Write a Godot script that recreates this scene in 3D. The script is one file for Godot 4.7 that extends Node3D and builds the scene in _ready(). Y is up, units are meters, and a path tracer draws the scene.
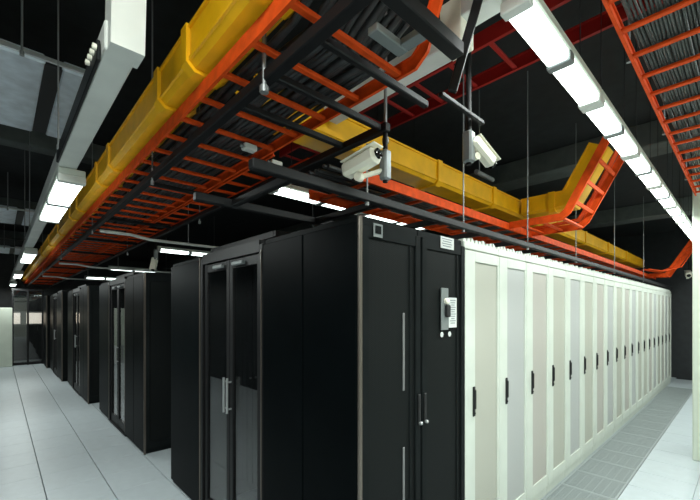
extends Node3D
# A server hall: black contained blocks along a left aisle, a row of white racks along a right corridor,
# cable ladders, fibre troughs and strip lights overhead. Camera stands where the two aisles meet.

const EYE := 1.7
const ROW_Z := -1.275          # front plane of the near rack row
const SIDE_X := 1.265          # end plane of the blocks on the left aisle
const BLOCK_Z := [-1.275, -4.885, -8.25, -11.3, -14.25]   # near face of each block
const BLOCK_X := [1.265, 1.265, 1.20, 1.12, 1.05]           # aisle face of each block
const RACK_H := 2.165
const TILE := 0.465
const CEIL := 3.75

var taken := {}
var mats := {}
var rng := RandomNumberGenerator.new()
const ORD := ["first", "second", "third", "fourth", "fifth", "sixth", "seventh", "eighth", "ninth", "tenth", "eleventh", "twelfth", "thirteenth", "fourteenth", "fifteenth", "sixteenth", "seventeenth", "eighteenth", "nineteenth", "twentieth"]

# ------------------------------------------------------------------ mesh building
class Shape:
	var st := SurfaceTool.new()
	func _init() -> void:
		st.begin(Mesh.PRIMITIVE_TRIANGLES)
	func v(p: Vector3, n: Vector3) -> void:
		st.set_normal(n)
		st.add_vertex(p)
	func tri(a: Vector3, b: Vector3, c: Vector3, na: Vector3, nb: Vector3, nc: Vector3) -> void:
		if (b - a).cross(c - a).dot(na + nb + nc) > 0.0:
			v(a, na); v(c, nc); v(b, nb)
		else:
			v(a, na); v(b, nb); v(c, nc)
	func quad(a: Vector3, b: Vector3, c: Vector3, d: Vector3, n: Vector3) -> void:
		tri(a, b, c, n, n, n)
		tri(a, c, d, n, n, n)
	func box(c: Vector3, s: Vector3, b := Basis.IDENTITY) -> Shape:
		var h := s * 0.5
		for ax in 3:
			for sg in [-1.0, 1.0]:
				var n := Vector3.ZERO
				n[ax] = sg
				var u := Vector3.ZERO
				u[(ax + 1) % 3] = h[(ax + 1) % 3]
				var w := Vector3.ZERO
				w[(ax + 2) % 3] = h[(ax + 2) % 3]
				var o := n * h[ax]
				quad(c + b * (o - u - w), c + b * (o + u - w), c + b * (o + u + w), c + b * (o - u + w), b * n)
		return self
	# box with all twelve edges chamfered by e
	func cbox(c: Vector3, s: Vector3, e: float, b := Basis.IDENTITY) -> Shape:
		var h := s * 0.5
		for ax in 3:
			var a1 := (ax + 1) % 3
			var a2 := (ax + 2) % 3
			for sg in [-1.0, 1.0]:
				var n := Vector3.ZERO
				n[ax] = sg
				var u := Vector3.ZERO
				u[a1] = h[a1] - e
				var w := Vector3.ZERO
				w[a2] = h[a2] - e
				var o := n * h[ax]
				quad(c + b * (o - u - w), c + b * (o + u - w), c + b * (o + u + w), c + b * (o - u + w), b * n)
			for s1 in [-1.0, 1.0]:
				for s2 in [-1.0, 1.0]:
					var n1 := Vector3.ZERO
					n1[a1] = s1
					var n2 := Vector3.ZERO
					n2[a2] = s2
					var l := Vector3.ZERO
					l[ax] = h[ax] - e
					var p := n1 * h[a1] + n2 * (h[a2] - e)
					var q := n1 * (h[a1] - e) + n2 * h[a2]
					quad(c + b * (p - l), c + b * (p + l), c + b * (q + l), c + b * (q - l), b * (n1 + n2).normalized())
		for sx in [-1.0, 1.0]:
			for sy in [-1.0, 1.0]:
				for sz in [-1.0, 1.0]:
					var g := Vector3(sx, sy, sz)
					var k := (b * g).normalized()
					var f := h * g
					tri(c + b * (f - Vector3(0, e * sy, e * sz)), c + b * (f - Vector3(e * sx, 0, e * sz)), c + b * (f - Vector3(e * sx, e * sy, 0)), k, k, k)
		return self
	func tube(pts: Array, r: float, n := 8) -> Shape:
		var ring_p := []
		var ring_n := []
		var up := Vector3.UP
		for i in pts.size():
			var t: Vector3 = (pts[mini(i + 1, pts.size() - 1)] - pts[maxi(i - 1, 0)]).normalized()
			if absf(t.dot(up)) > 0.95:
				up = Vector3.RIGHT if absf(t.x) < 0.9 else Vector3.BACK
			var s := t.cross(up).normalized()
			up = s.cross(t).normalized()
			var rp := []
			var rn := []
			for k in n:
				var d := s * cos(TAU * k / n) + up * sin(TAU * k / n)
				rn.append(d)
				rp.append(pts[i] + d * r)
			ring_p.append(rp)
			ring_n.append(rn)
		for i in pts.size() - 1:
			for k in n:
				var j := (k + 1) % n
				tri(ring_p[i][k], ring_p[i][j], ring_p[i + 1][j], ring_n[i][k], ring_n[i][j], ring_n[i + 1][j])
				tri(ring_p[i][k], ring_p[i + 1][j], ring_p[i + 1][k], ring_n[i][k], ring_n[i + 1][j], ring_n[i + 1][k])
		for q in [0, pts.size() - 1]:
			var t: Vector3 = (pts[0] - pts[1]).normalized() if q == 0 else (pts[q] - pts[q - 1]).normalized()
			for k in range(1, n - 1):
				tri(ring_p[q][0], ring_p[q][k], ring_p[q][k + 1], t, t, t)
		return self
	# a closed outline (a along side, b along the path's normal) swept along a polyline with mitred corners
	func sweep(outline: PackedVector2Array, pts: Array, side: Vector3) -> Shape:
		var rings := []
		for i in pts.size():
			var t0: Vector3 = (pts[i] - pts[maxi(i - 1, 0)]).normalized() if i > 0 else (pts[1] - pts[0]).normalized()
			var t1: Vector3 = (pts[mini(i + 1, pts.size() - 1)] - pts[i]).normalized() if i < pts.size() - 1 else t0
			var t := (t0 + t1).normalized()
			var n := side.cross(t).normalized()
			if n.dot(Vector3.UP) < -0.001:
				n = -n
			n *= 1.0 / maxf(0.5, t.dot(t0))
			var ring := []
			for p in outline:
				ring.append(pts[i] + side * p.x + n * p.y)
			rings.append(ring)
		var m := outline.size()
		var area := 0.0
		for k in m:
			area += outline[k].cross(outline[(k + 1) % m])
		for i in pts.size() - 1:
			for k in m:
				var j := (k + 1) % m
				var dir: Vector3 = (pts[i + 1] - pts[i]).normalized()
				var e: Vector2 = outline[j] - outline[k]
				var o := Vector2(e.y, -e.x).normalized() * signf(area)
				var up := side.cross(dir).normalized()
				if up.dot(Vector3.UP) < -0.001:
					up = -up
				quad(rings[i][k], rings[i][j], rings[i + 1][j], rings[i + 1][k], (side * o.x + up * o.y).normalized())
		var ids := Geometry2D.triangulate_polygon(outline)
		for q in [0, pts.size() - 1]:
			var t: Vector3 = (pts[0] - pts[1]).normalized() if q == 0 else (pts[q] - pts[q - 1]).normalized()
			for k in range(0, ids.size(), 3):
				tri(rings[q][ids[k]], rings[q][ids[k + 1]], rings[q][ids[k + 2]], t, t, t)
		return self
	# solid of revolution: profile of (radius, distance) from at along axis
	func lathe(profile: Array, at: Vector3, axis: Vector3, n := 14) -> Shape:
		var s := axis.cross(Vector3.UP if absf(axis.y) < 0.9 else Vector3.RIGHT).normalized()
		var w := axis.cross(s).normalized()
		for i in profile.size() - 1:
			var p: Vector2 = profile[i]
			var q: Vector2 = profile[i + 1]
			var e := q - p
			for k in n:
				var d0 := s * cos(TAU * k / n) + w * sin(TAU * k / n)
				var d1 := s * cos(TAU * (k + 1) / n) + w * sin(TAU * (k + 1) / n)
				var n0 := (d0 * e.y - axis * e.x).normalized()
				var n1 := (d1 * e.y - axis * e.x).normalized()
				var a := at + d0 * p.x + axis * p.y
				var b := at + d1 * p.x + axis * p.y
				var c := at + d1 * q.x + axis * q.y
				var d := at + d0 * q.x + axis * q.y
				tri(a, b, c, n0, n1, n1)
				tri(a, c, d, n0, n1, n0)
		return self
	func mesh() -> ArrayMesh:
		return st.commit()

static func rect(w: float, h: float, x := 0.0, y := 0.0) -> PackedVector2Array:
	return PackedVector2Array([Vector2(x - w / 2, y), Vector2(x + w / 2, y), Vector2(x + w / 2, y + h), Vector2(x - w / 2, y + h)])

# ------------------------------------------------------------------ scene helpers
func numbered(called: String) -> String:
	var k: int = taken.get(called, 0)
	taken[called] = k + 1
	return called if k == 0 else "%s_%03d" % [called, k]

func tag(o: Node, label: String, category: String, group := "") -> void:
	o.set_meta("label", label)
	o.set_meta("category", category)
	if group != "":
		o.set_meta("group", group)

func thing(called: String, label: String, category: String, at := Vector3.ZERO, group := "") -> Node3D:
	var o := Node3D.new()
	o.name = numbered(called)
	add_child(o)
	o.position = at
	tag(o, label, category, group)
	return o

func mesh_node(called: String, mesh: Mesh, mat: Material, parent: Node, at := Vector3.ZERO) -> MeshInstance3D:
	var o := MeshInstance3D.new()
	if parent == self:
		o.name = numbered(called)
	else:
		var k := 0
		var want := called
		while parent.has_node(NodePath(want)):
			k += 1
			want = "%s_%03d" % [called, k]
		o.name = want
	o.mesh = mesh
	o.material_override = mat
	o.cast_shadow = GeometryInstance3D.SHADOW_CASTING_SETTING_ON
	parent.add_child(o, true)
	o.position = at
	return o

func part(called: String, s: Shape, mat: Material, parent: Node, label := "") -> MeshInstance3D:
	var o := mesh_node(called, s.mesh(), mat, parent)
	if label != "":
		o.set_meta("label", label)
	return o

func structure(called: String, s: Shape, mat: Material) -> MeshInstance3D:
	var o := mesh_node(called, s.mesh(), mat, self)
	o.set_meta("kind", "structure")
	return o

func copy(src: Node3D, label: String, at: Vector3) -> Node3D:
	var o: Node3D = src.duplicate()
	var base := String(src.name)
	var cut := base.rfind("_0")
	o.name = numbered(base if cut < 0 else base.substr(0, cut))
	add_child(o)
	o.position = at
	o.set_meta("label", label)
	return o

# ------------------------------------------------------------------ materials
func plain(c: Color, rough := 0.5, metal := 0.0, spec := 0.5) -> StandardMaterial3D:
	var m := StandardMaterial3D.new()
	m.albedo_color = c
	m.roughness = rough
	m.metallic = metal
	m.metallic_specular = spec
	return m

func noise_tex(freq: float, lo: float, hi: float, seed_value: int) -> NoiseTexture2D:
	var n := FastNoiseLite.new()
	n.seed = seed_value
	n.frequency = freq
	n.fractal_octaves = 4
	var t := NoiseTexture2D.new()
	t.width = 256
	t.height = 256
	t.seamless = true
	t.noise = n
	var g := Gradient.new()
	g.set_color(0, Color(lo, lo, lo))
	g.set_color(1, Color(hi, hi, hi))
	t.color_ramp = g
	return t

func worn(c: Color, rough: float, metal: float, freq: float, lo: float, seed_value: int, scale_uv := 1.0) -> StandardMaterial3D:
	var m := plain(c, rough, metal)
	m.albedo_texture = noise_tex(freq, lo, 1.0, seed_value)
	m.uv1_triplanar = true
	m.uv1_world_triplanar = true
	m.uv1_scale = Vector3.ONE * scale_uv
	return m

func perforated(c: Color, hole: Color, pitch: float) -> StandardMaterial3D:
	var img := Image.create(64, 64, false, Image.FORMAT_RGB8)
	for y in 64:
		for x in 64:
			var u := fposmod(x / 16.0, 1.0) - 0.5
			var w := fposmod(y / 16.0 + (0.5 if int(x / 16.0) % 2 == 1 else 0.0), 1.0) - 0.5
			img.set_pixel(x, y, hole if u * u + w * w < 0.085 else c)
	img.generate_mipmaps()
	var m := plain(Color.WHITE, 0.55)
	m.albedo_texture = ImageTexture.create_from_image(img)
	m.uv1_triplanar = true
	m.uv1_world_triplanar = true
	m.uv1_scale = Vector3.ONE / (pitch * 4.0)
	return m

func make_materials() -> void:
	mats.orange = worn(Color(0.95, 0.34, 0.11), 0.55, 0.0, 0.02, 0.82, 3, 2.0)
	mats.orange.metallic_specular = 0.25
	mats.yellow = worn(Color(1.0, 0.745, 0.03), 0.45, 0.0, 0.012, 0.9, 4, 1.5)
	mats.red = plain(Color(0.66, 0.11, 0.09), 0.5)  # shade of the high orange ladder, put into its colour
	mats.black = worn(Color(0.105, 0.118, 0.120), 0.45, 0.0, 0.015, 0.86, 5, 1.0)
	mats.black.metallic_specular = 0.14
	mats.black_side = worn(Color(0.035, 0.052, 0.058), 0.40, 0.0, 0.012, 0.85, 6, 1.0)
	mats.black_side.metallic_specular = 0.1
	mats.black_mesh = perforated(Color(0.10, 0.112, 0.112), Color(0.04, 0.04, 0.04), 0.010)
	mats.black_mesh.metallic_specular = 0.2
	mats.strut = plain(Color(0.075, 0.075, 0.08), 0.5, 0.0, 0.35)
	mats.rubber = plain(Color(0.07, 0.07, 0.075), 0.6)
	mats.cable = worn(Color(0.23, 0.235, 0.24), 0.5, 0.0, 0.03, 0.6, 7, 3.0)
	mats.cable_grey = worn(Color(0.36, 0.39, 0.38), 0.5, 0.0, 0.05, 0.45, 8, 4.0)
	mats.white = worn(Color(0.835, 0.855, 0.815), 0.42, 0.0, 0.012, 0.95, 9, 1.0)
	mats.mesh_a = perforated(Color(0.72, 0.715, 0.67), Color(0.62, 0.62, 0.585), 0.011)
	mats.mesh_b = perforated(Color(0.715, 0.72, 0.71), Color(0.62, 0.625, 0.62), 0.011)
	mats.mesh_c = perforated(Color(0.72, 0.70, 0.67), Color(0.625, 0.61, 0.585), 0.011)
	mats.steel = plain(Color(0.72, 0.73, 0.73), 0.35, 0.7)
	mats.rod = plain(Color(0.55, 0.56, 0.56), 0.42, 0.5)
	mats.trunk = worn(Color(0.89, 0.895, 0.87), 0.45, 0.0, 0.01, 0.92, 10, 1.0)
	mats.foil = worn(Color(0.88, 0.92, 0.96), 0.45, 0.10, 0.02, 0.86, 11, 1.4)
	mats.tile = worn(Color(0.735, 0.77, 0.785), 0.40, 0.0, 0.03, 0.97, 12, 1.2)
	mats.joint = plain(Color(0.16, 0.17, 0.17), 0.8)
	mats.grate = plain(Color(0.58, 0.61, 0.61), 0.5, 0.1)
	mats.pillar = worn(Color(0.83, 0.86, 0.80), 0.6, 0.0, 0.01, 0.96, 13, 1.0)
	mats.wall = worn(Color(0.78, 0.80, 0.76), 0.7, 0.0, 0.01, 0.94, 14, 1.0)
	mats.dark_wall = worn(Color(0.16, 0.175, 0.185), 0.55, 0.0, 0.02, 0.8, 15, 1.0)
	mats.ceiling = worn(Color(0.14, 0.155, 0.16), 0.85, 0.0, 0.02, 0.75, 16, 1.0)
	mats.beam = worn(Color(0.36, 0.38, 0.37), 0.8, 0.0, 0.02, 0.85, 17, 1.0)
	mats.plastic = plain(Color(0.97, 0.95, 0.88), 0.35)
	mats.paper = plain(Color(0.80, 0.81, 0.80), 0.7)
	mats.print_grey = plain(Color(0.45, 0.47, 0.48), 0.7)
	mats.panel_grey = plain(Color(0.50, 0.52, 0.52), 0.4, 0.3)
	mats.strip = plain(Color(0.48, 0.48, 0.48), 0.4, 0.3)
	mats.edge = plain(Color(0.42, 0.39, 0.36), 0.3, 0.6)
	mats.lens = plain(Color(0.03, 0.03, 0.04), 0.08)
	var g := StandardMaterial3D.new()
	g.transparency = BaseMaterial3D.TRANSPARENCY_ALPHA
	g.albedo_color = Color(0.03, 0.04, 0.045, 0.40)
	g.roughness = 0.02
	g.metallic_specular = 0.9
	mats.glass = g
	var d := plain(Color(1, 1, 1), 0.6)
	d.emission_enabled = true
	d.emission = Color(0.93, 1.0, 0.98)
	d.emission_energy_multiplier = 5.0
	mats.glow = d
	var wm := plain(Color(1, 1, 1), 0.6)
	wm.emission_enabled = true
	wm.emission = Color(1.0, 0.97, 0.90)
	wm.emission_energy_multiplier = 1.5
	mats.warm = wm  # glow of the added panel that imitates reflections

# ------------------------------------------------------------------ light fittings
# Two diffusers in one white housing. Local: run along +x, diffuser face at y = 0, hanging below its housing.
func make_fixture(length: float, width: float, rod_len: float) -> Node3D:
	var o := Node3D.new()
	var seg := length / 2.0
	part("housing", Shape.new().cbox(Vector3(length / 2, 0.048, 0), Vector3(length - 0.004, 0.042, width), 0.006), mats.white, o)
	for k in 2:
		part("diffuser", Shape.new().cbox(Vector3(seg * (k + 0.5), 0.008, 0), Vector3(seg - 0.055, 0.040, width - 0.010), 0.008), mats.glow, o)
	if rod_len > 0.0:
		for x in [length * 0.2, length * 0.8]:
			rod(o, Vector3(x, 0.07, 0), 0.07 + rod_len, 0.0025, "suspension_rod", mats.strut)
	for k in 3:
		var w := 0.048
		part("end_cap", Shape.new().cbox(Vector3(clampf(seg * k, w / 2, length - w / 2), 0.007, 0), Vector3(w, 0.046, width + 0.004), 0.004), mats.panel_grey if k == 1 else mats.trunk, o)
	return o

func fixture(proto: Node3D, label: String, group: String, at: Vector3, along_x: bool, length: float, width: float, energy: float) -> void:
	var o: Node3D = proto.duplicate()
	o.name = numbered("strip_light")
	add_child(o)
	o.position = at
	if not along_x:
		o.rotation.y = PI / 2       # local +x to world -z
	tag(o, label, "light", group)
	var a := AreaLight3D.new()
	a.name = numbered("strip_lamp")
	a.area_size = Vector2(length - 0.06, width - 0.012)
	a.light_energy = energy
	a.light_color = Color(0.965, 1.0, 0.985)
	a.shadow_enabled = true
	a.area_range = 30.0
	a.area_attenuation = 2.0
	add_child(a)
	a.position = at + (Vector3(length / 2, -0.016, 0) if along_x else Vector3(0, -0.016, -length / 2))
	a.rotation = Vector3(-PI / 2, 0.0, 0.0)
	if not along_x:
		a.rotation = Vector3(-PI / 2, PI / 2, 0.0)

# ------------------------------------------------------------------ overhead metalwork
# A ladder tray: two side rails swept along a path (bottom centre line) and rungs of their own.
func ladder(called: String, label: String, path: Array, side: Vector3, width: float, rail_h: float, step: float, first: float, paint := "orange") -> Node3D:
	var t := thing(called, label, "cable tray")
	for s in [-1.0, 1.0]:
		var fl := rail_h * 0.24
		var pr := PackedVector2Array([Vector2(s * width / 2, 0), Vector2(s * (width / 2 - fl), 0), Vector2(s * (width / 2 - fl), 0.005), Vector2(s * (width / 2 - 0.006), 0.005), Vector2(s * (width / 2 - 0.006), rail_h - 0.005), Vector2(s * (width / 2 - fl), rail_h - 0.005), Vector2(s * (width / 2 - fl), rail_h), Vector2(s * width / 2, rail_h)])
		part("side_rail", Shape.new().sweep(pr, path, side), mats[paint], t)
	var rung := Shape.new().cbox(Vector3(0, 0.018, 0), Vector3(width - 0.016, 0.018, 0.030), 0.004).mesh()
	var total := 0.0
	for i in path.size() - 1:
		total += path[i].distance_to(path[i + 1])
	var d := first
	while d < total:
		var left := d
		for i in path.size() - 1:
			var l: float = path[i].distance_to(path[i + 1])
			if left <= l:
				var dir: Vector3 = (path[i + 1] - path[i]).normalized()
				var up := side.cross(dir).normalized()
				if up.dot(Vector3.UP) < -0.001:
					up = -up
				var o := mesh_node("rung", rung, mats[paint], t, path[i] + dir * left)
				o.basis = Basis(side, up, side.cross(up))
				break
			left -= l
		d += step
	return t

# Cables lying along a path: one object, nobody could count them.
func cables(called: String, label: String, path: Array, side: Vector3, spread: float, lift: float, n: int, r: float, mat: Material, wander := 0.02) -> void:
	var s := Shape.new()
	for k in n:
		var off := (k + 0.5) / n * spread - spread / 2
		var pts := []
		for i in path.size() - 1:
			var cuts: int = maxi(1, int(path[i].distance_to(path[i + 1]) / 0.45))
			for j in cuts:
				pts.append(path[i].lerp(path[i + 1], float(j) / cuts) + side * (off + rng.randf_range(-wander, wander)) + Vector3.UP * (lift + r + rng.randf_range(0.0, wander * 1.2)))
		pts.append(path[-1] + side * off + Vector3.UP * (lift + r))
		s.tube(pts, r * rng.randf_range(0.75, 1.15), 6)
	var o := part(called, s, mat, self)
	o.set_meta("kind", "stuff")
	tag(o, label, "cables")

# Yellow fibre trough, open at the top, with lipped walls and U-shaped couplers.
func trough(label: String, path: Array, side: Vector3, w: float, h: float, collars: Array) -> Node3D:
	var t := thing("fibre_trough", label, "cable trough", Vector3.ZERO, "")
	var o := 0.010
	var pr := PackedVector2Array([Vector2(-w / 2 + 0.02, 0), Vector2(w / 2 - 0.02, 0), Vector2(w / 2, 0.02), Vector2(w / 2 + 0.008, 0.022), Vector2(w / 2 + 0.008, 0.034), Vector2(w / 2, 0.036), Vector2(w / 2, h - 0.012), Vector2(w / 2 + o, h - 0.012), Vector2(w / 2 + o, h), Vector2(w / 2 - 0.006, h), Vector2(w / 2 - 0.006, 0.022), Vector2(w / 2 - 0.022, 0.006), Vector2(-w / 2 + 0.022, 0.006), Vector2(-w / 2 + 0.006, 0.022), Vector2(-w / 2 + 0.006, h), Vector2(-w / 2 - o, h), Vector2(-w / 2 - o, h - 0.012), Vector2(-w / 2, h - 0.012), Vector2(-w / 2, 0.036), Vector2(-w / 2 - 0.008, 0.034), Vector2(-w / 2 - 0.008, 0.022), Vector2(-w / 2, 0.020)])
	part("channel", Shape.new().sweep(pr, path, side), mats.yellow, t)
	var dir: Vector3 = (path[1] - path[0]).normalized()
	for c in collars:
		var e := 0.018
		var cp := PackedVector2Array([Vector2(-w / 2 + 0.016, -e), Vector2(w / 2 - 0.016, -e), Vector2(w / 2 + e, 0.014), Vector2(w / 2 + e, h + 0.006), Vector2(w / 2 + 0.001, h + 0.006), Vector2(w / 2 + 0.001, 0.02), Vector2(w / 2 - 0.02, -0.001), Vector2(-w / 2 + 0.02, -0.001), Vector2(-w / 2 - 0.001, 0.02), Vector2(-w / 2 - 0.001, h + 0.006), Vector2(-w / 2 - e, h + 0.006), Vector2(-w / 2 - e, 0.014)])
		var at: Vector3 = path[0] + dir * c
		part("coupler", Shape.new().sweep(cp, [at - dir * 0.030, at + dir * 0.030], side), mats.yellow, t)
	return t

func rod(parent: Node, at: Vector3, top: float, r := 0.006, called := "hanger_rod", mat: Material = null) -> void:
	part(called, Shape.new().tube([at, Vector3(at.x, top, at.z)], r, 8).lathe([Vector2(0, -0.012), Vector2(r * 2.1, -0.012), Vector2(r * 2.1, 0.012), Vector2(0, 0.012)], at, Vector3.UP, 6), mat if mat else mats.rod, parent)

# ------------------------------------------------------------------ cabinets
func make_white_rack(mesh_mat: Material) -> Node3D:
	var o := Node3D.new()
	var w := 0.494
	var dep := 0.885
	part("body", Shape.new().cbox(Vector3(w / 2, 1.095, -dep / 2 - 0.015), Vector3(w - 0.003, 2.03, dep - 0.03), 0.004), mats.white, o)
	part("plinth", Shape.new().cbox(Vector3(w / 2, 0.042, -dep / 2 - 0.006), Vector3(w - 0.003, 0.078, dep - 0.012), 0.004), mats.white, o)
	part("top_cap", Shape.new().cbox(Vector3(w / 2, 2.138, -dep / 2 - 0.003), Vector3(w - 0.003, 0.05, dep - 0.006), 0.005), mats.white, o)
	var x0 := 0.004
	var x1 := w - 0.004
	var y0 := 0.088
	var y1 := 2.105
	var mx0 := 0.137
	var mx1 := 0.468
	var my0 := 0.19
	var my1 := 2.035
	var f := Shape.new()
	f.cbox(Vector3((x0 + mx0) / 2, (y0 + y1) / 2, -0.011), Vector3(mx0 - x0, y1 - y0, 0.022), 0.004)
	f.cbox(Vector3((mx1 + x1) / 2, (y0 + y1) / 2, -0.011), Vector3(x1 - mx1, y1 - y0, 0.022), 0.004)
	f.box(Vector3((mx0 + mx1) / 2, (y0 + my0) / 2, -0.0115), Vector3(mx1 - mx0, my0 - y0, 0.021))
	f.box(Vector3((mx0 + mx1) / 2, (my1 + y1) / 2, -0.0115), Vector3(mx1 - mx0, y1 - my1, 0.021))
	var door := part("front_door", f, mats.white, o)
	part("mesh_panel", Shape.new().box(Vector3((mx0 + mx1) / 2, (my0 + my1) / 2, -0.012), Vector3(mx1 - mx0 + 0.004, my1 - my0 + 0.004, 0.004)), mesh_mat, door, "grey perforated panel")
	var h := Shape.new().cbox(Vector3(0.112, 1.09, 0.004), Vector3(0.026, 0.20, 0.010), 0.003)
	h.cbox(Vector3(0.112, 1.105, 0.013), Vector3(0.018, 0.13, 0.012), 0.004).lathe([Vector2(0.006, 0), Vector2(0.006, 0.006), Vector2(0, 0.006)], Vector3(0.112, 1.012, 0.009), Vector3.BACK, 8)
	part("handle", h, mats.rubber, door, "black swing handle")
	var b := PackedVector2Array([Vector2(0.01, 0)])
	for k in 9:
		var x := 0.012 + k * 0.052
		for q in [Vector2(0, 0.006), Vector2(0.012, 0.020 + 0.008 * (k % 3)), Vector2(0.030, 0.022 + 0.007 * (k % 2)), Vector2(0.044, 0.005)]:
			b.append(Vector2(x + q.x, q.y))
	b.append(Vector2(0.484, 0))
	part("cable_brush", Shape.new().sweep(b, [Vector3(0, 2.162, -0.02), Vector3(0, 2.162, -0.06)], Vector3.RIGHT), mats.white, o)
	return o

# A black cabinet front: outer stiles, recessed perforated door, optional grey light strips.
func make_black_cabinet(w: float, dep: float, strips: bool, handle_right: bool, end_panels: int) -> Node3D:
	var o := Node3D.new()
	part("body", Shape.new().cbox(Vector3(w / 2, RACK_H / 2, -dep / 2 - 0.012), Vector3(w - 0.003, RACK_H, dep - 0.024), 0.004), mats.black, o)
	var f := Shape.new()
	for x in [0.028, w - 0.032]:
		f.cbox(Vector3(x, 1.09, -0.006), Vector3(0.046, 2.06, 0.026), 0.004)
	f.box(Vector3(w / 2, 2.09, -0.007), Vector3(w - 0.10, 0.06, 0.022))
	f.box(Vector3(w / 2, 0.10, -0.007), Vector3(w - 0.10, 0.08, 0.022))
	var door := part("front_door", f, mats.black, o)
	part("mesh_panel", Shape.new().box(Vector3(w / 2, 1.10, -0.008), Vector3(w - 0.098, 1.93, 0.006)), mats.black_mesh, door)
	part("door_stile", Shape.new().cbox(Vector3(w * 0.80, 1.10, -0.003), Vector3(0.012, 1.92, 0.010), 0.003), mats.black, door)
	if strips:
		for y in [1.48, 0.755]:
			part("vent_strip", Shape.new().cbox(Vector3(0.33, y, -0.003), Vector3(0.016, 0.42, 0.008), 0.003), mats.strip, door, "slim grey vertical strip")
	var hx := w - 0.03 if handle_right else 0.025
	var h := Shape.new().cbox(Vector3(hx, 1.15, 0.012), Vector3(0.022, 0.17, 0.012), 0.004)
	part("handle", h, mats.rubber, door)
	part("lock", Shape.new().lathe([Vector2(0.010, 0), Vector2(0.010, 0.012), Vector2(0.007, 0.016), Vector2(0, 0.016)], Vector3(hx, 1.075, 0.016), Vector3.BACK, 12), mats.steel, door, "chrome lock")
	if end_panels > 0:
		var pw := (dep - 0.01) / end_panels
		for k in end_panels:
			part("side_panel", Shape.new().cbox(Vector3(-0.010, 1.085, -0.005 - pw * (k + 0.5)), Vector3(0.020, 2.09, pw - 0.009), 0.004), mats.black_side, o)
		part("corner_post", Shape.new().cbox(Vector3(-0.006, 1.08, 0.002), Vector3(0.024, 2.15, 0.014), 0.003), mats.edge, o)
	return o

func place(proto: Node3D, called: String, label: String, category: String, group: String, at: Vector3) -> Node3D:
	var o: Node3D = proto.duplicate()
	o.name = numbered(called)
	add_child(o)
	o.position = at
	tag(o, label, category, group)
	return o

# Double glass door across the end of a cold aisle: in the plane x = 0, from z = 0 to z = -w.
func make_containment_door(w: float) -> Node3D:
	var o := Node3D.new()
	var h := 2.10
	var f := Shape.new()
	for z in [-0.022, -w + 0.022]:
		f.cbox(Vector3(0.0, h / 2 + 0.02, z), Vector3(0.07, h + 0.04, 0.042), 0.004)
	f.box(Vector3(0.0, h + 0.03, -w / 2), Vector3(0.068, 0.08, w - 0.088))
	part("door_frame", f, mats.strut, o)
	part("threshold", Shape.new().cbox(Vector3(0.0, 0.010, -w / 2), Vector3(0.075, 0.020, w - 0.088), 0.004), mats.strut, o)
	part("door_trim", Shape.new().cbox(Vector3(-0.037, h / 2 + 0.03, -0.014), Vector3(0.008, h - 0.06, 0.010), 0.002), mats.edge, o, "pale metal edge strip")
	var lw := (w - 0.096) / 2
	for k in 2:
		var a := -0.048 - lw * k - 0.002
		var b := a - lw + 0.004
		var s := Shape.new()
		s.cbox(Vector3(0, h / 2 + 0.005, a - 0.026), Vector3(0.035, h - 0.04, 0.052), 0.004)
		s.cbox(Vector3(0, h / 2 + 0.005, b + 0.026), Vector3(0.035, h - 0.04, 0.052), 0.004)
		s.box(Vector3(0, h - 0.05, (a + b) / 2), Vector3(0.034, 0.06, lw - 0.108))
		s.box(Vector3(0, 0.085, (a + b) / 2), Vector3(0.034, 0.11, lw - 0.108))
		var leaf := part("door_leaf", s, mats.strut, o)
		part("glass_pane", Shape.new().box(Vector3(0, h / 2 + 0.03, (a + b) / 2), Vector3(0.008, h - 0.17, lw - 0.10)), mats.glass, leaf)
		var hz := b + 0.026 if k == 0 else a - 0.026
		var hs := Shape.new().tube([Vector3(-0.05, 0.94, hz), Vector3(-0.05, 1.20, hz)], 0.009, 10)
		for y in [0.97, 1.17]:
			hs.tube([Vector3(-0.05, y, hz), Vector3(-0.012, y, hz)], 0.007, 8)
		part("door_handle", hs, mats.steel, leaf, "tall brushed pull handle")
		var cz := a - lw * 0.35 if k == 1 else b + lw * 0.35
		part("door_closer", Shape.new().cbox(Vector3(-0.030, h - 0.055, cz), Vector3(0.030, 0.028, 0.17), 0.006), mats.panel_grey, leaf)
	return o

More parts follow.
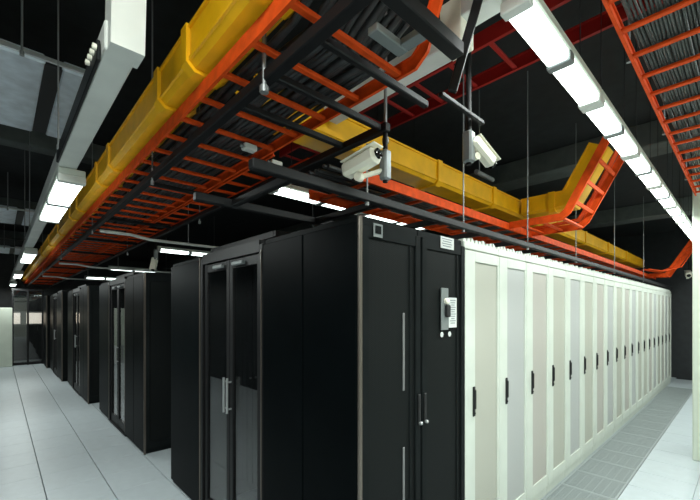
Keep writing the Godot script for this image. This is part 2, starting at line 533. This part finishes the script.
# ------------------------------------------------------------------ cameras
func cctv(label: String, at: Vector3, aim: Vector3, length: float, post_from: Vector3, post_top: float) -> void:
	var t := thing("security_camera", label, "security camera", at)
	var fwd := aim.normalized()
	var sd := fwd.cross(Vector3.UP).normalized()
	var b := Basis(sd, sd.cross(fwd).normalized(), -fwd)
	var hh := length * 0.36
	var body := part("housing", Shape.new().cbox(Vector3.ZERO, Vector3(hh, hh, length), hh * 0.22, b), mats.plastic, t)
	part("sunshield", Shape.new().cbox(b * Vector3(0, hh * 0.56, -length * 0.06), Vector3(hh * 1.05, hh * 0.10, length * 1.04), hh * 0.04, b), mats.plastic, body)
	part("lens", Shape.new().lathe([Vector2(hh * 0.34, 0.0), Vector2(hh * 0.34, 0.010), Vector2(hh * 0.26, 0.012), Vector2(hh * 0.2, 0.006), Vector2(0, 0.004)], fwd * length * 0.5, fwd, 16), mats.lens, body)
	var foot := post_from - at
	part("arm", Shape.new().tube([b * Vector3(0, -hh * 0.45, length * 0.1), b * Vector3(0, -hh * 0.85, length * 0.1), foot], hh * 0.17, 10).lathe([Vector2(hh * 0.3, -hh * 0.2), Vector2(hh * 0.3, hh * 0.2), Vector2(0, hh * 0.2)], b * Vector3(0, -hh * 0.8, length * 0.1), sd, 12), mats.plastic, t)
	part("mount_plate", Shape.new().cbox(foot + Vector3(0, 0.02, 0), Vector3(0.045, 0.14, 0.045), 0.008), mats.panel_grey, t)
	part("post", Shape.new().tube([foot - Vector3(0, 0.06, 0), Vector3(foot.x, post_top - at.y, foot.z)], 0.012, 10), mats.strut, t)

# ------------------------------------------------------------------ floor
func build_floor() -> void:
	var fl := Node3D.new()
	fl.name = "floor"
	add_child(fl)
	fl.set_meta("kind", "structure")
	part("sub_floor", Shape.new().box(Vector3(5.6, -0.16, -7.8), Vector3(14.6, 0.16, 19.2)), mats.joint, fl)
	# plain field under the blocks and where the frame never looks
	var s := Shape.new()
	for r in [[-1.6, -0.147, -17.3, 1.7], [-0.143, 1.25, 0.115, 1.7], [1.254, 12.8, 0.115, 1.7], [3.115, 12.8, -17.3, -1.287], [1.719, 3.111, -17.3, -9.66]]:
		s.box(Vector3((r[0] + r[1]) / 2, -0.04, (r[2] + r[3]) / 2), Vector3(r[1] - r[0], 0.08, r[3] - r[2]))
	part("floor_field", s, mats.tile, fl)
	var tile := Shape.new().cbox(Vector3(0, -0.02, 0), Vector3(TILE - 0.006, 0.04, TILE - 0.0025), 0.0020).mesh()
	var gs := Shape.new()
	var e := TILE - 0.006
	for q in [-1.0, 1.0]:
		gs.box(Vector3(q * (e / 2 - 0.009), -0.012, 0), Vector3(0.018, 0.024, e))
		gs.box(Vector3(0, -0.012, q * (e / 2 - 0.009)), Vector3(e - 0.036, 0.024, 0.018))
	for k in 20:
		gs.box(Vector3(-e / 2 + 0.018 + (e - 0.036) * (k + 0.5) / 20, -0.010, 0), Vector3(0.0125, 0.016, e - 0.036))
	for k in 6:
		gs.box(Vector3(0, -0.011, -e / 2 + 0.018 + (e - 0.036) * (k + 0.5) / 6), Vector3(e - 0.036, 0.014, 0.010))
	var grate := gs.mesh()
	var xs := 0.32
	var zs := -0.82
	# left aisle
	for i in range(-1, 2):
		for k in range(-2, 36):
			var c := Vector3(xs + TILE * (i + 0.5), 0, zs - TILE * (k + 0.5))
			mesh_node("floor_tile", tile, mats.tile, fl, c)
	# cross aisles and under the near block ends
	for i in range(2, 6):
		for k in range(1, 36):
			var zc := zs - TILE * (k + 0.5)
			if i == 2 or k < 19:
				mesh_node("floor_tile", tile, mats.tile, fl, Vector3(xs + TILE * (i + 0.5), 0, zc))
	# right corridor
	for i in range(2, 26):
		for k in range(-2, 1):
			var c := Vector3(xs + TILE * (i + 0.5), 0, zs - TILE * (k + 0.5))
			if k == 0:
				if c.x < 11.2:
					mesh_node("floor_grate", grate, mats.grate, fl, c)
				else:
					mesh_node("floor_tile", tile, mats.tile, fl, c)
			else:
				mesh_node("floor_tile", tile, mats.tile, fl, c)

func _ready() -> void:
	rng.seed = 71
	make_materials()
	# ---- camera, environment, exposure
	var cam := Camera3D.new()
	cam.name = "camera"
	add_child(cam)
	cam.projection = Camera3D.PROJECTION_FRUSTUM
	cam.near = 0.05
	cam.far = 60.0
	var fpx := 375.0
	cam.size = 500.0 / fpx * cam.near
	cam.frustum_offset = Vector2(0, 61.0 / fpx * cam.near)
	cam.look_at_from_position(Vector3(0, EYE, 0), Vector3(375.0, EYE * 1.0, -400.0), Vector3.UP)
	cam.current = true
	var we := WorldEnvironment.new()
	we.name = "environment"
	var env := Environment.new()
	env.background_mode = Environment.BG_COLOR
	env.background_color = Color(0, 0, 0)
	env.tonemap_mode = Environment.TONE_MAPPER_LINEAR
	env.tonemap_exposure = 1.0
	env.sdfgi_enabled = true
	env.ssao_enabled = true
	env.ssil_enabled = true
	we.environment = env
	add_child(we)
	# ---- strip lights
	var unit := make_fixture(0.958, 0.098, CEIL - 2.87)
	var low_unit := make_fixture(0.958, 0.098, CEIL - 2.67)
	for k in 10:
		fixture(unit, "twin-panel white strip light in the right-hand corridor run, %s from the near end" % ORD[k], "strip lights over the white rack corridor", Vector3(1.345 + 0.958 * k, 2.80, -0.578), true, 0.958, 0.098, 1.2)
	var long_unit := make_fixture(1.42, 0.135, 0.0)
	for k in 4:
		fixture(long_unit, "twin-panel strip light under the white trunking over the left aisle, %s from the camera" % ORD[k], "strip lights over the left aisle", Vector3(0.326, 2.492, -2.80 - 3.9 * k), false, 1.42, 0.135, 3.6)
	var names := ["nearest", "second", "third", "fourth"]
	for b in 4:
		for k in (2 if b == 0 else 1):
			fixture(low_unit, "strip light above the roof of the %s black block, %s from the left aisle" % [names[b], ORD[k]], "strip lights over the cold aisles", Vector3((1.47 if b == 0 else 1.72) + 0.98 * k, 2.60, BLOCK_Z[b] - 1.16), true, 0.958, 0.098, 0.35)
	var fill_unit := make_fixture(1.42, 0.135, 0.2)  # unseen fill lights, added to brighten the troughs and overhead metalwork
	for k in 2:
		fixture(fill_unit, "added fill light over the near end of the left aisle, %s from the left wall" % ORD[k], "added fill lights over the near end of the left aisle", Vector3(-0.95 + 0.5 * k, 3.35, 1.25), false, 1.42, 0.135, 7.0)
	for k in 5:  # unseen run added to light the yellow trough above the racks
		fixture(fill_unit, "added fill light high over the corridor side behind the camera, %s from the aisle" % ORD[k], "added fill lights along the front wall", Vector3(0.55 + 2.0 * k, 3.48, 0.75), true, 1.42, 0.135, 2.75)
	unit.free()
	low_unit.free()
	long_unit.free()
	fill_unit.free()
	# ---- shell
	build_floor()
	structure("ceiling", Shape.new().box(Vector3(5.6, CEIL + 0.1, -7.8), Vector3(14.6, 0.2, 19.2)), mats.ceiling)
	structure("wall_left", Shape.new().box(Vector3(-1.57, 1.85, -7.8), Vector3(0.2, 3.9, 19.2)), mats.dark_wall)
	structure("wall_front", Shape.new().box(Vector3(5.6, 1.85, 1.7), Vector3(14.6, 3.9, 0.2)), mats.wall)
	structure("wall_right", Shape.new().box(Vector3(12.72, 1.85, -7.8), Vector3(0.2, 3.9, 19.2)), mats.dark_wall)
	structure("wall_back", Shape.new().box(Vector3(5.6, 1.85, -17.3), Vector3(14.6, 3.9, 0.2)), mats.dark_wall)
	var pil := structure("pillar", Shape.new().cbox(Vector3(6.05, CEIL / 2, -0.17), Vector3(0.56, CEIL, 0.56), 0.01), mats.pillar)
	pil.set_meta("label", "pale green square pillar at the right edge beside the corridor")
	for x in [5.35, 9.2]:
		structure("trim_1" if x < 6 else "trim_2", Shape.new().cbox(Vector3(x, CEIL - 0.13, -7.8), Vector3(0.42, 0.26, 19.0), 0.01), mats.beam)
	for k in 4:
		structure("trim_%d" % (k + 3), Shape.new().cbox(Vector3(0.0, CEIL - 0.10, -1.9 - 3.7 * k), Vector3(2.6, 0.2, 0.22), 0.01), mats.beam)
	# far end of the left aisle
	var fp := structure("trim_7", Shape.new().cbox(Vector3(-0.44, 0.90, -15.55), Vector3(1.50, 1.80, 0.20), 0.01), mats.pillar)
	fp.set_meta("label", "pale green low partition at the far end of the left aisle")
	build_blocks()
	build_overhead()

func build_blocks() -> void:
	# near row: two black cabinets at the corner, then nineteen white racks
	var cab := make_black_cabinet(0.48, 0.885, true, true, 2)
	var c1 := place(cab, "black_cabinet", "tall black server cabinet at the near corner with two grey vertical strips", "server cabinet", "", Vector3(SIDE_X, 0, ROW_Z))
	var sg := Shape.new().box(Vector3(0.113, 2.100, 0.009), Vector3(0.066, 0.066, 0.003))
	var plate := part("sign_plate", sg, mats.panel_grey, c1, "small grey bordered plate")
	part("sign_face", Shape.new().box(Vector3(0.113, 2.103, 0.0115), Vector3(0.042, 0.040, 0.003)).box(Vector3(0.113, 2.090, 0.0135), Vector3(0.022, 0.012, 0.002)), mats.black, plate)
	cab.free()
	cab = make_black_cabinet(0.48, 0.885, false, false, 0)
	var c2 := place(cab, "black_cabinet", "black server cabinet with a white notice and grey panel, next to the white racks", "server cabinet", "", Vector3(SIDE_X + 0.48, 0, ROW_Z))
	var st := part("sticker", Shape.new().box(Vector3(0.26, 2.115, 0.008), Vector3(0.145, 0.070, 0.002)), mats.paper, c2, "white sticker with faint grey print")
	var ln := Shape.new()
	for k in 4:
		ln.box(Vector3(0.255, 2.137 - 0.014 * k, 0.0095), Vector3(0.11 - 0.02 * (k % 2), 0.005, 0.001))
	part("print", ln, mats.print_grey, st)
	var dp := part("display_panel", Shape.new().cbox(Vector3(0.232, 1.712, 0.006), Vector3(0.075, 0.255, 0.010), 0.003), mats.panel_grey, c2, "grey panel with a dark latch")
	part("latch", Shape.new().cbox(Vector3(0.244, 1.70, 0.022), Vector3(0.040, 0.075, 0.022), 0.006), mats.rubber, dp)
	part("latch_knob", Shape.new().lathe([Vector2(0.019, 0), Vector2(0.019, 0.014), Vector2(0.013, 0.02), Vector2(0, 0.02)], Vector3(0.238, 1.760, 0.011), Vector3.BACK, 14), mats.plastic, dp)
	var ns := part("notice", Shape.new().box(Vector3(0.318, 1.690, 0.009), Vector3(0.090, 0.185, 0.002)), mats.paper, c2, "white printed notice sheet")
	ln = Shape.new()
	for k in 11:
		ln.box(Vector3(0.318, 1.765 - 0.014 * k, 0.0105), Vector3(0.062 - 0.012 * (k % 3), 0.005, 0.001))
	part("print", ln, mats.print_grey, ns)
	for x in [0.200, 0.285]:
		part("round_sticker", Shape.new().lathe([Vector2(0.016, 0), Vector2(0.016, 0.002), Vector2(0, 0.002)], Vector3(x, 1.558, 0.007), Vector3.BACK, 14), mats.paper, c2)
	cab.free()
	var kinds := ["mesh_a", "mesh_b", "mesh_c"]
	var order := [0, 1, 2, 0, 1, 0, 2, 1, 0, 2, 1, 0, 0, 2, 1, 0, 2, 1, 0]
	var protos := []
	for k in kinds:
		protos.append(make_white_rack(mats[k]))
	for i in 19:
		place(protos[order[i]], "white_rack", "white server rack with a grey perforated door, %s from the black cabinets" % ORD[i], "server rack", "white racks along the right corridor", Vector3(2.225 + 0.494 * i, 0, ROW_Z))
	for p in protos:
		p.free()
	# the blocks down the left aisle
	var end_a := make_black_cabinet(0.48, 0.885, true, true, 2)
	var mid := make_black_cabinet(0.48, 0.885, false, false, 0)
	var end_b := make_black_cabinet(0.48, 0.72, false, true, 1)
	var mid_b := make_black_cabinet(0.48, 0.72, false, false, 0)
	var gate := make_containment_door(1.026)
	var names := ["nearest", "second", "third", "fourth", "farthest"]
	for b in 5:
		var z: float = BLOCK_Z[b]
		var bx: float = BLOCK_X[b]
		if b > 0:
			place(end_a, "black_cabinet", "black end cabinet with grey strips at the near corner of the %s black block" % names[b], "server cabinet", "near-row cabinets of the black blocks", Vector3(bx, 0, z))
			for i in range(1, 3 if b < 3 else 2):
				place(mid, "black_cabinet", "black cabinet facing the gap before the %s black block, %s in from the aisle" % [names[b], ORD[i]], "server cabinet", "near-row cabinets of the black blocks", Vector3(bx + 0.48 * i, 0, z))
		if b < 4:
			place(end_b, "black_cabinet", "black end cabinet beyond the glass doors of the %s black block" % names[b], "server cabinet", "far-row cabinets of the black blocks", Vector3(bx, 0, z - 1.935))
			for i in range(1, 5 if b == 0 else 3):
				place(mid_b, "black_cabinet", "black cabinet inside the cold aisle of the %s black block, %s from the aisle end" % [names[b], ORD[i]], "server cabinet", "far-row cabinets of the black blocks", Vector3(bx + 0.48 * i, 0, z - 1.935))
			place(gate, "containment_door", "double glass door with pull handles closing the cold aisle of the %s black block" % names[b], "door", "glass doors along the left aisle", Vector3(bx + 0.02, 0, z - 0.889))
			var rf := thing("containment_roof", "framed glass roof over the cold aisle of the %s black block" % names[b], "roof", Vector3(bx, RACK_H, z - 0.885), "glass roofs of the cold aisles")
			var nn := 5 if b == 0 else 1
			for i in nn:
				var fr := Shape.new()
				for q in [0.02, 0.94]:
					fr.box(Vector3(0.08 + i * 0.96 + q, 0.055, -0.525), Vector3(0.03, 0.04, 0.97))
				for q in [-0.02, -1.03]:
					fr.box(Vector3(0.08 + i * 0.96 + 0.48, 0.055, q), Vector3(0.95, 0.04, 0.03))
				part("roof_frame", fr, mats.strut, rf)
				part("roof_pane", Shape.new().box(Vector3(0.56 + i * 0.96, 0.058, -0.525), Vector3(0.90, 0.010, 0.98)), mats.glass, rf)
	for p in [end_a, mid, end_b, mid_b, gate]:
		p.free()

func build_overhead() -> void:
	var AX := Vector3.RIGHT
	var AZ := Vector3.BACK
	# --- black strut frame over the left aisle edge
	var f := thing("black_ladder_frame", "black steel ladder frame with hanger rods above the left aisle block ends", "frame")
	part("rail", Shape.new().cbox(Vector3(0.715, 2.55, -8.75), Vector3(0.040, 0.042, 16.3), 0.004), mats.strut, f)
	part("rail", Shape.new().cbox(Vector3(1.31, 2.55, -9.02), Vector3(0.036, 0.040, 15.76), 0.004), mats.strut, f)
	var z := -0.915
	var bar := Shape.new().cbox(Vector3(1.012, 2.55, 0), Vector3(0.556, 0.028, 0.026), 0.004).mesh()
	while z > -16.9:
		mesh_node("crossbar", bar, mats.strut, f, Vector3(0, 0, z))
		z -= 0.26 if z > -1.4 else 1.3
	part("outrigger", Shape.new().cbox(Vector3(1.43, 2.55, -0.828), Vector3(0.34, 0.020, 0.020), 0.004), mats.strut, f)
	part("outrigger", Shape.new().cbox(Vector3(0.80, 2.55, -0.655), Vector3(0.60, 0.045, 0.045), 0.004), mats.strut, f)
	for q in [[0.70, -1.20], [0.70, -2.55], [0.70, -4.6], [0.70, -7.2], [0.70, -10.5], [1.325, -1.17], [1.325, -3.4], [1.325, -6.0]]:
		rod(f, Vector3(q[0], 2.50, q[1]), CEIL, 0.008 if q[1] > -1.3 else 0.005)
	var h0 := Vector3(1.236, 2.517, -0.761)
	var h1 := Vector3(1.49, CEIL, -0.523)
	var hy := (h1 - h0).normalized()
	var hz := hy.cross(Vector3(0.73, 0, 0.684)).normalized()
	part("sloping_hanger", Shape.new().cbox((h0 + h1) / 2, Vector3(0.034, h0.distance_to(h1), 0.020), 0.004, Basis(hy.cross(hz), hy, hz)), mats.strut, f)
	# --- wide orange ladder above it, rising steeply at its near end
	ladder("orange_cable_ladder", "wide orange cable ladder running down the left aisle above the black frame", [Vector3(0.90, 2.62, -17.0), Vector3(0.90, 2.62, -0.87), Vector3(0.90, 2.66, -0.815), Vector3(0.90, 3.6, -0.45)], AX, 0.535, 0.058, 0.2345, 0.10)
	cables("black_cables", "thick bundle of black cables lying in the wide orange ladder", [Vector3(0.92, 2.62, -16.8), Vector3(0.92, 2.62, -1.05), Vector3(0.92, 2.72, -0.85), Vector3(0.92, 3.6, -0.52)], AX, 0.42, 0.03, 16, 0.014, mats.cable)
	ladder("orange_cable_ladder", "narrow orange cable ladder beside the wide one, starting behind the long yellow trough", [Vector3(1.32, 2.62, -17.0), Vector3(1.32, 2.62, -1.93)], AX, 0.27, 0.06, 0.2345, 0.10)
	for q in [[1.01, -1.89, "beside the corner camera"], [1.24, -1.99, "nearer the yellow trough"]]:
		var jb := thing("junction_box", "small pale grey junction box under the orange ladder, " + q[2], "junction box", Vector3(q[0], 2.60, q[1]), "junction boxes under the ladder")
		part("box_body", Shape.new().cbox(Vector3.ZERO, Vector3(0.075, 0.035, 0.05), 0.006), mats.trunk, jb)
		part("cable_gland", Shape.new().lathe([Vector2(0.010, 0), Vector2(0.010, 0.02), Vector2(0, 0.02)], Vector3(-0.037, 0, 0), Vector3.LEFT, 10), mats.panel_grey, jb)
	# --- yellow troughs
	trough("yellow fibre trough along the left aisle beside the orange ladder", [Vector3(0.65, 2.705, 0.8), Vector3(0.65, 2.705, -16.9)], AX, 0.15, 0.165, [1.85, 2.40, 2.78, 3.9, 4.35, 5.4, 5.9, 7.0, 8.2, 9.6])
	trough("long yellow fibre trough above the white racks along the corridor", [Vector3(0.93, 2.71, -1.79), Vector3(11.0, 2.71, -1.79)], AZ, 0.20, 0.175, [1.62, 2.55, 4.3, 5.5, 6.8, 8.2])
	trough("short yellow trough branching off and rising toward the corridor lights", [Vector3(4.15, 2.71, -1.66), Vector3(4.15, 2.71, -1.16), Vector3(4.15, 3.02, -0.98), Vector3(4.15, 3.20, -0.88)], AX, 0.20, 0.175, [0.3])
	# --- orange ladder above the white racks and its rising branch
	ladder("orange_cable_ladder", "orange cable ladder along the tops of the white racks under the yellow trough", [Vector3(1.5, 2.44, -1.75), Vector3(11.2, 2.44, -1.75)], AZ, 0.50, 0.062, 0.26, 0.1)
	ladder("orange_cable_ladder", "short orange ladder branch curving up from the white racks to the corridor lights", [Vector3(3.66, 2.45, -1.50), Vector3(3.66, 2.45, -1.06), Vector3(3.66, 2.50, -1.00), Vector3(3.66, 3.02, -0.72)], AX, 0.52, 0.062, 0.17, 0.1)
	ladder("orange_cable_ladder", "orange ladder rising at the far end of the white rack row", [Vector3(10.6, 2.45, -1.50), Vector3(10.6, 2.45, -1.2), Vector3(10.6, 3.2, -0.75), Vector3(10.6, 3.3, -0.4)], AX, 0.5, 0.062, 0.2, 0.1)
	cables("grey_cables", "dark cables in the orange ladder above the white racks", [Vector3(1.3, 2.44, -1.75), Vector3(11.1, 2.44, -1.75)], AZ, 0.40, 0.03, 12, 0.011, mats.cable)
	cables("orange_fibre_cords", "loose orange fibre cords climbing with the short yellow branch trough", [Vector3(3.97, 2.52, -1.55), Vector3(3.97, 2.54, -1.10), Vector3(3.97, 2.72, -0.98), Vector3(3.97, 3.10, -0.80)], AX, 0.09, 0.0, 5, 0.008, mats.orange, 0.012)
	cables("orange_fibre_cords", "brown orange cords drooping between the far ladder riser and the rack tops", [Vector3(9.6, 2.52, -1.45), Vector3(10.2, 2.50, -1.30), Vector3(10.5, 2.62, -1.05), Vector3(10.6, 3.0, -0.84)], AZ, 0.12, 0.0, 6, 0.012, mats.orange, 0.02)
	# --- orange ladder full of cables at the upper right
	var r := ladder("orange_cable_ladder", "orange cable ladder at the upper right packed with thin grey cables", [Vector3(0.6, 3.0, -0.115), Vector3(5.75, 3.0, -0.115)], AZ, 0.62, 0.06, 0.25, 0.045)
	for x in [2.42, 3.6, 5.0]:
		rod(r, Vector3(x, 3.02, -0.435), CEIL, 0.006)
	cables("grey_cables", "dense layer of thin grey cables in the upper right orange ladder", [Vector3(0.65, 3.0, -0.11), Vector3(5.7, 3.0, -0.11)], AZ, 0.55, 0.03, 40, 0.006, mats.cable_grey, 0.006)
	# --- orange ladder high under the ceiling, its shade painted in as dull red
	ladder("red_cable_ladder", "orange cable ladder in painted dark red shade crossing high above the corridor light", [Vector3(2.5, 3.42, 0.45), Vector3(2.5, 3.42, -3.6)], AX, 0.42, 0.10, 0.3, 0.1, "red")
	# --- black rails just above the racks
	var g := thing("black_ladder_frame", "low black steel ladder frame just above the white racks", "frame")
	for zz in [-1.30, -1.86]:
		part("rail", Shape.new().cbox(Vector3(6.25, 2.262, zz), Vector3(11.1, 0.040, 0.040), 0.004), mats.strut, g)
	var cb := Shape.new().cbox(Vector3(0, 2.262, -1.58), Vector3(0.036, 0.034, 0.52), 0.004).mesh()
	for k in 20:
		mesh_node("crossbar", cb, mats.strut, g, Vector3(0.9 + 0.55 * k, 0, 0))
	rod(g, Vector3(1.335, 2.235, -1.30), 2.53, 0.005)
	for x in [2.25, 3.3, 4.6, 6.3, 8.4]:
		rod(g, Vector3(x, 2.235, -1.30), CEIL, 0.005)
	# --- white trunking over the left aisle, dropping from the ceiling, with the lights under it
	var t := thing("cable_trunking", "white square cable trunking over the left aisle with a vertical drop at its near end", "trunking")
	part("run", Shape.new().cbox(Vector3(0.302, 2.613, -9.2), Vector3(0.095, 0.098, 15.5), 0.005), mats.trunk, t)
	part("drop", Shape.new().sweep(PackedVector2Array([Vector2(-0.05, -0.05), Vector2(0.05, -0.05), Vector2(0.05, 0.05), Vector2(-0.05, 0.05)]), [Vector3(0.312, 2.564, -1.45), Vector3(0.328, CEIL, -1.41)], AX), mats.trunk, t)
	part("side_plate", Shape.new().cbox(Vector3(0.246, 2.58, -2.1), Vector3(0.012, 0.07, 1.2), 0.003), mats.strut, t)
	for k in 4:
		part("bolt", Shape.new().lathe([Vector2(0.010, 0), Vector2(0.010, 0.012), Vector2(0, 0.014)], Vector3(0.240, 2.585 + 0.004 * k, -1.50 - 0.045 * k), Vector3.LEFT, 6), mats.plastic, t)
	for zz in [-2.6, -5.2, -6.2, -10.2]:
		rod(t, Vector3(0.240, 2.60, zz), CEIL, 0.004)
	# --- grey trunking beside the wide ladder, with a step up
	var u := thing("cable_trunking", "grey cable trunking with a stepped joint beside the wide orange ladder", "trunking")
	part("low_run", Shape.new().cbox(Vector3(1.40, 2.838, -1.275), Vector3(0.10, 0.09, 0.77), 0.004), mats.trunk, u)
	part("high_run", Shape.new().cbox(Vector3(1.40, 2.926, 0.20), Vector3(0.10, 0.09, 1.99), 0.004), mats.trunk, u)
	part("step_joint", Shape.new().cbox(Vector3(1.40, 2.882, -0.84), Vector3(0.104, 0.186, 0.10), 0.004), mats.plastic, u, "cream step joint")
	# --- square steel elbow lying over the crossbars
	var el := thing("steel_elbow", "light grey square tube elbow under the black cables by the bent ladder end", "bracket")
	part("short_arm", Shape.new().cbox(Vector3(0.938, 2.592, -0.815), Vector3(0.155, 0.026, 0.042), 0.003), mats.panel_grey, el)
	part("long_arm", Shape.new().cbox(Vector3(0.994, 2.592, -0.742), Vector3(0.042, 0.026, 0.104), 0.003), mats.panel_grey, el)
	# --- foil air ducts across the left aisle
	for k in 3:
		var zz := -3.52 - 4.6 * k
		var d := thing("air_duct", "flat silver foil air duct crossing over the left aisle, %s from the camera" % ORD[k], "duct", Vector3(0, 3.2, zz), "foil air ducts")
		part("duct_section", Shape.new().cbox(Vector3(-0.59, 0.03, 0), Vector3(1.60, 0.06, 1.20), 0.012), mats.foil, d)
		part("duct_section", Shape.new().cbox(Vector3(0.395, 0.03, 0), Vector3(0.21, 0.06, 1.20), 0.012), mats.foil, d)
		part("flexible_joint", Shape.new().cbox(Vector3(0.25, 0.03, 0), Vector3(0.10, 0.05, 1.16), 0.008), mats.rubber, d, "black flexible joint")
		part("flange", Shape.new().cbox(Vector3(-0.45, 0.025, 0.607), Vector3(1.9, 0.03, 0.014), 0.003), mats.steel, d)
		for x in [0.1, -1.0]:
			rod(d, Vector3(x, 0.0, 0.62), CEIL - 3.2, 0.006)
	# --- cameras
	cctv("cream security camera hanging under the corner of the black frame", Vector3(1.215, 2.378, -1.225), Vector3(0.12, 0.20, 1.0), 0.195, Vector3(1.318, 2.36, -1.165), 2.53)
	cctv("white security camera on a post above the white racks", Vector3(1.60, 2.42, -0.83), Vector3(1.0, -0.75, 0.3), 0.15, Vector3(1.53, 2.41, -0.858), CEIL)
	cctv("small pale security camera hanging before the second black block", Vector3(1.45, 2.30, -5.2), Vector3(-0.3, -1.0, 0.4), 0.17, Vector3(1.47, 2.40, -5.2), CEIL)
	cctv("tiny white security camera by the pillar at the far end of the rack row", Vector3(11.6, 2.55, -0.98), Vector3(-1.0, -0.3, 0.2), 0.3, Vector3(11.75, 2.5, -0.98), CEIL)
	# --- conduits across the gaps between blocks
	for k in 3:
		var zz: float = BLOCK_Z[k + 1] + [0.45, 0.33, 0.20][k]
		var c := thing("conduit", "pale horizontal conduit over the gap before the %s black block" % ["second", "third", "fourth"][k], "pipe", Vector3.ZERO, "conduits over the gaps")
		part("pipe", Shape.new().tube([Vector3(0.74, 2.50, zz), Vector3(1.0, 2.50, zz), Vector3(1.2, 2.47, zz), Vector3(6.0, 2.47, zz)], 0.016, 10), mats.trunk, c)
		for x in [1.6, 3.4]:
			rod(c, Vector3(x, 2.47, zz), CEIL, 0.005)
	# --- small hanging lamp tube over the corridor racks
	var h := thing("hanging_tube", "short grey tube lamp hanging on a rod above the white racks", "lamp", Vector3(3.3, 2.98, -1.72))
	part("tube", Shape.new().tube([Vector3(-0.10, 0, 0), Vector3(0.22, 0, 0)], 0.022, 12), mats.panel_grey, h)
	rod(h, Vector3(-0.04, 0.0, 0), CEIL - 2.98, 0.005)
	# --- added glowing panel, standing in for lights reflected in the glazed screen
	var lp := thing("lit_panel", "added glowing panel imitating lights reflected in the far glass screen", "light", Vector3(0.70, 1.46, -16.35))
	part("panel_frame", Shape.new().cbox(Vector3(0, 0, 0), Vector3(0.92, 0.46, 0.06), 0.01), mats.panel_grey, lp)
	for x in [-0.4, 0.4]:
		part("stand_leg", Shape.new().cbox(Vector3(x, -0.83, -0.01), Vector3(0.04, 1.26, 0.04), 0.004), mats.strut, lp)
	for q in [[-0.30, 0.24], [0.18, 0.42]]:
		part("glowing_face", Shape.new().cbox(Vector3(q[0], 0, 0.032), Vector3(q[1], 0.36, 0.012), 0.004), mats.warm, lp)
	var la := AreaLight3D.new()  # added lamp that goes with the reflection stand-in
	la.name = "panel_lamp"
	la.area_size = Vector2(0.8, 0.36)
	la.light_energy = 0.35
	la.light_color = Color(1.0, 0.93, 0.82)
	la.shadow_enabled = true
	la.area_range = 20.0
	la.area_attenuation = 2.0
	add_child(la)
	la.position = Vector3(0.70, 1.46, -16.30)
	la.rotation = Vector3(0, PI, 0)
	# --- far end of the left aisle: glazed screen
	var w := thing("glass_screen", "dark glass screen at the far end of the left aisle", "partition", Vector3(0.68, 0, -15.6))
	var wf := Shape.new()
	for x in [-0.36, 0.0, 0.36]:
		wf.cbox(Vector3(x, 1.2, 0), Vector3(0.05, 2.4, 0.06), 0.004)
	wf.box(Vector3(0, 2.37, 0), Vector3(0.67, 0.06, 0.05)).box(Vector3(0, 0.05, 0), Vector3(0.67, 0.08, 0.05))
	part("screen_frame", wf, mats.strut, w)
	for x in [-0.18, 0.18]:
		part("glass_pane", Shape.new().box(Vector3(x, 1.22, 0), Vector3(0.31, 2.28, 0.01)), mats.glass, w)
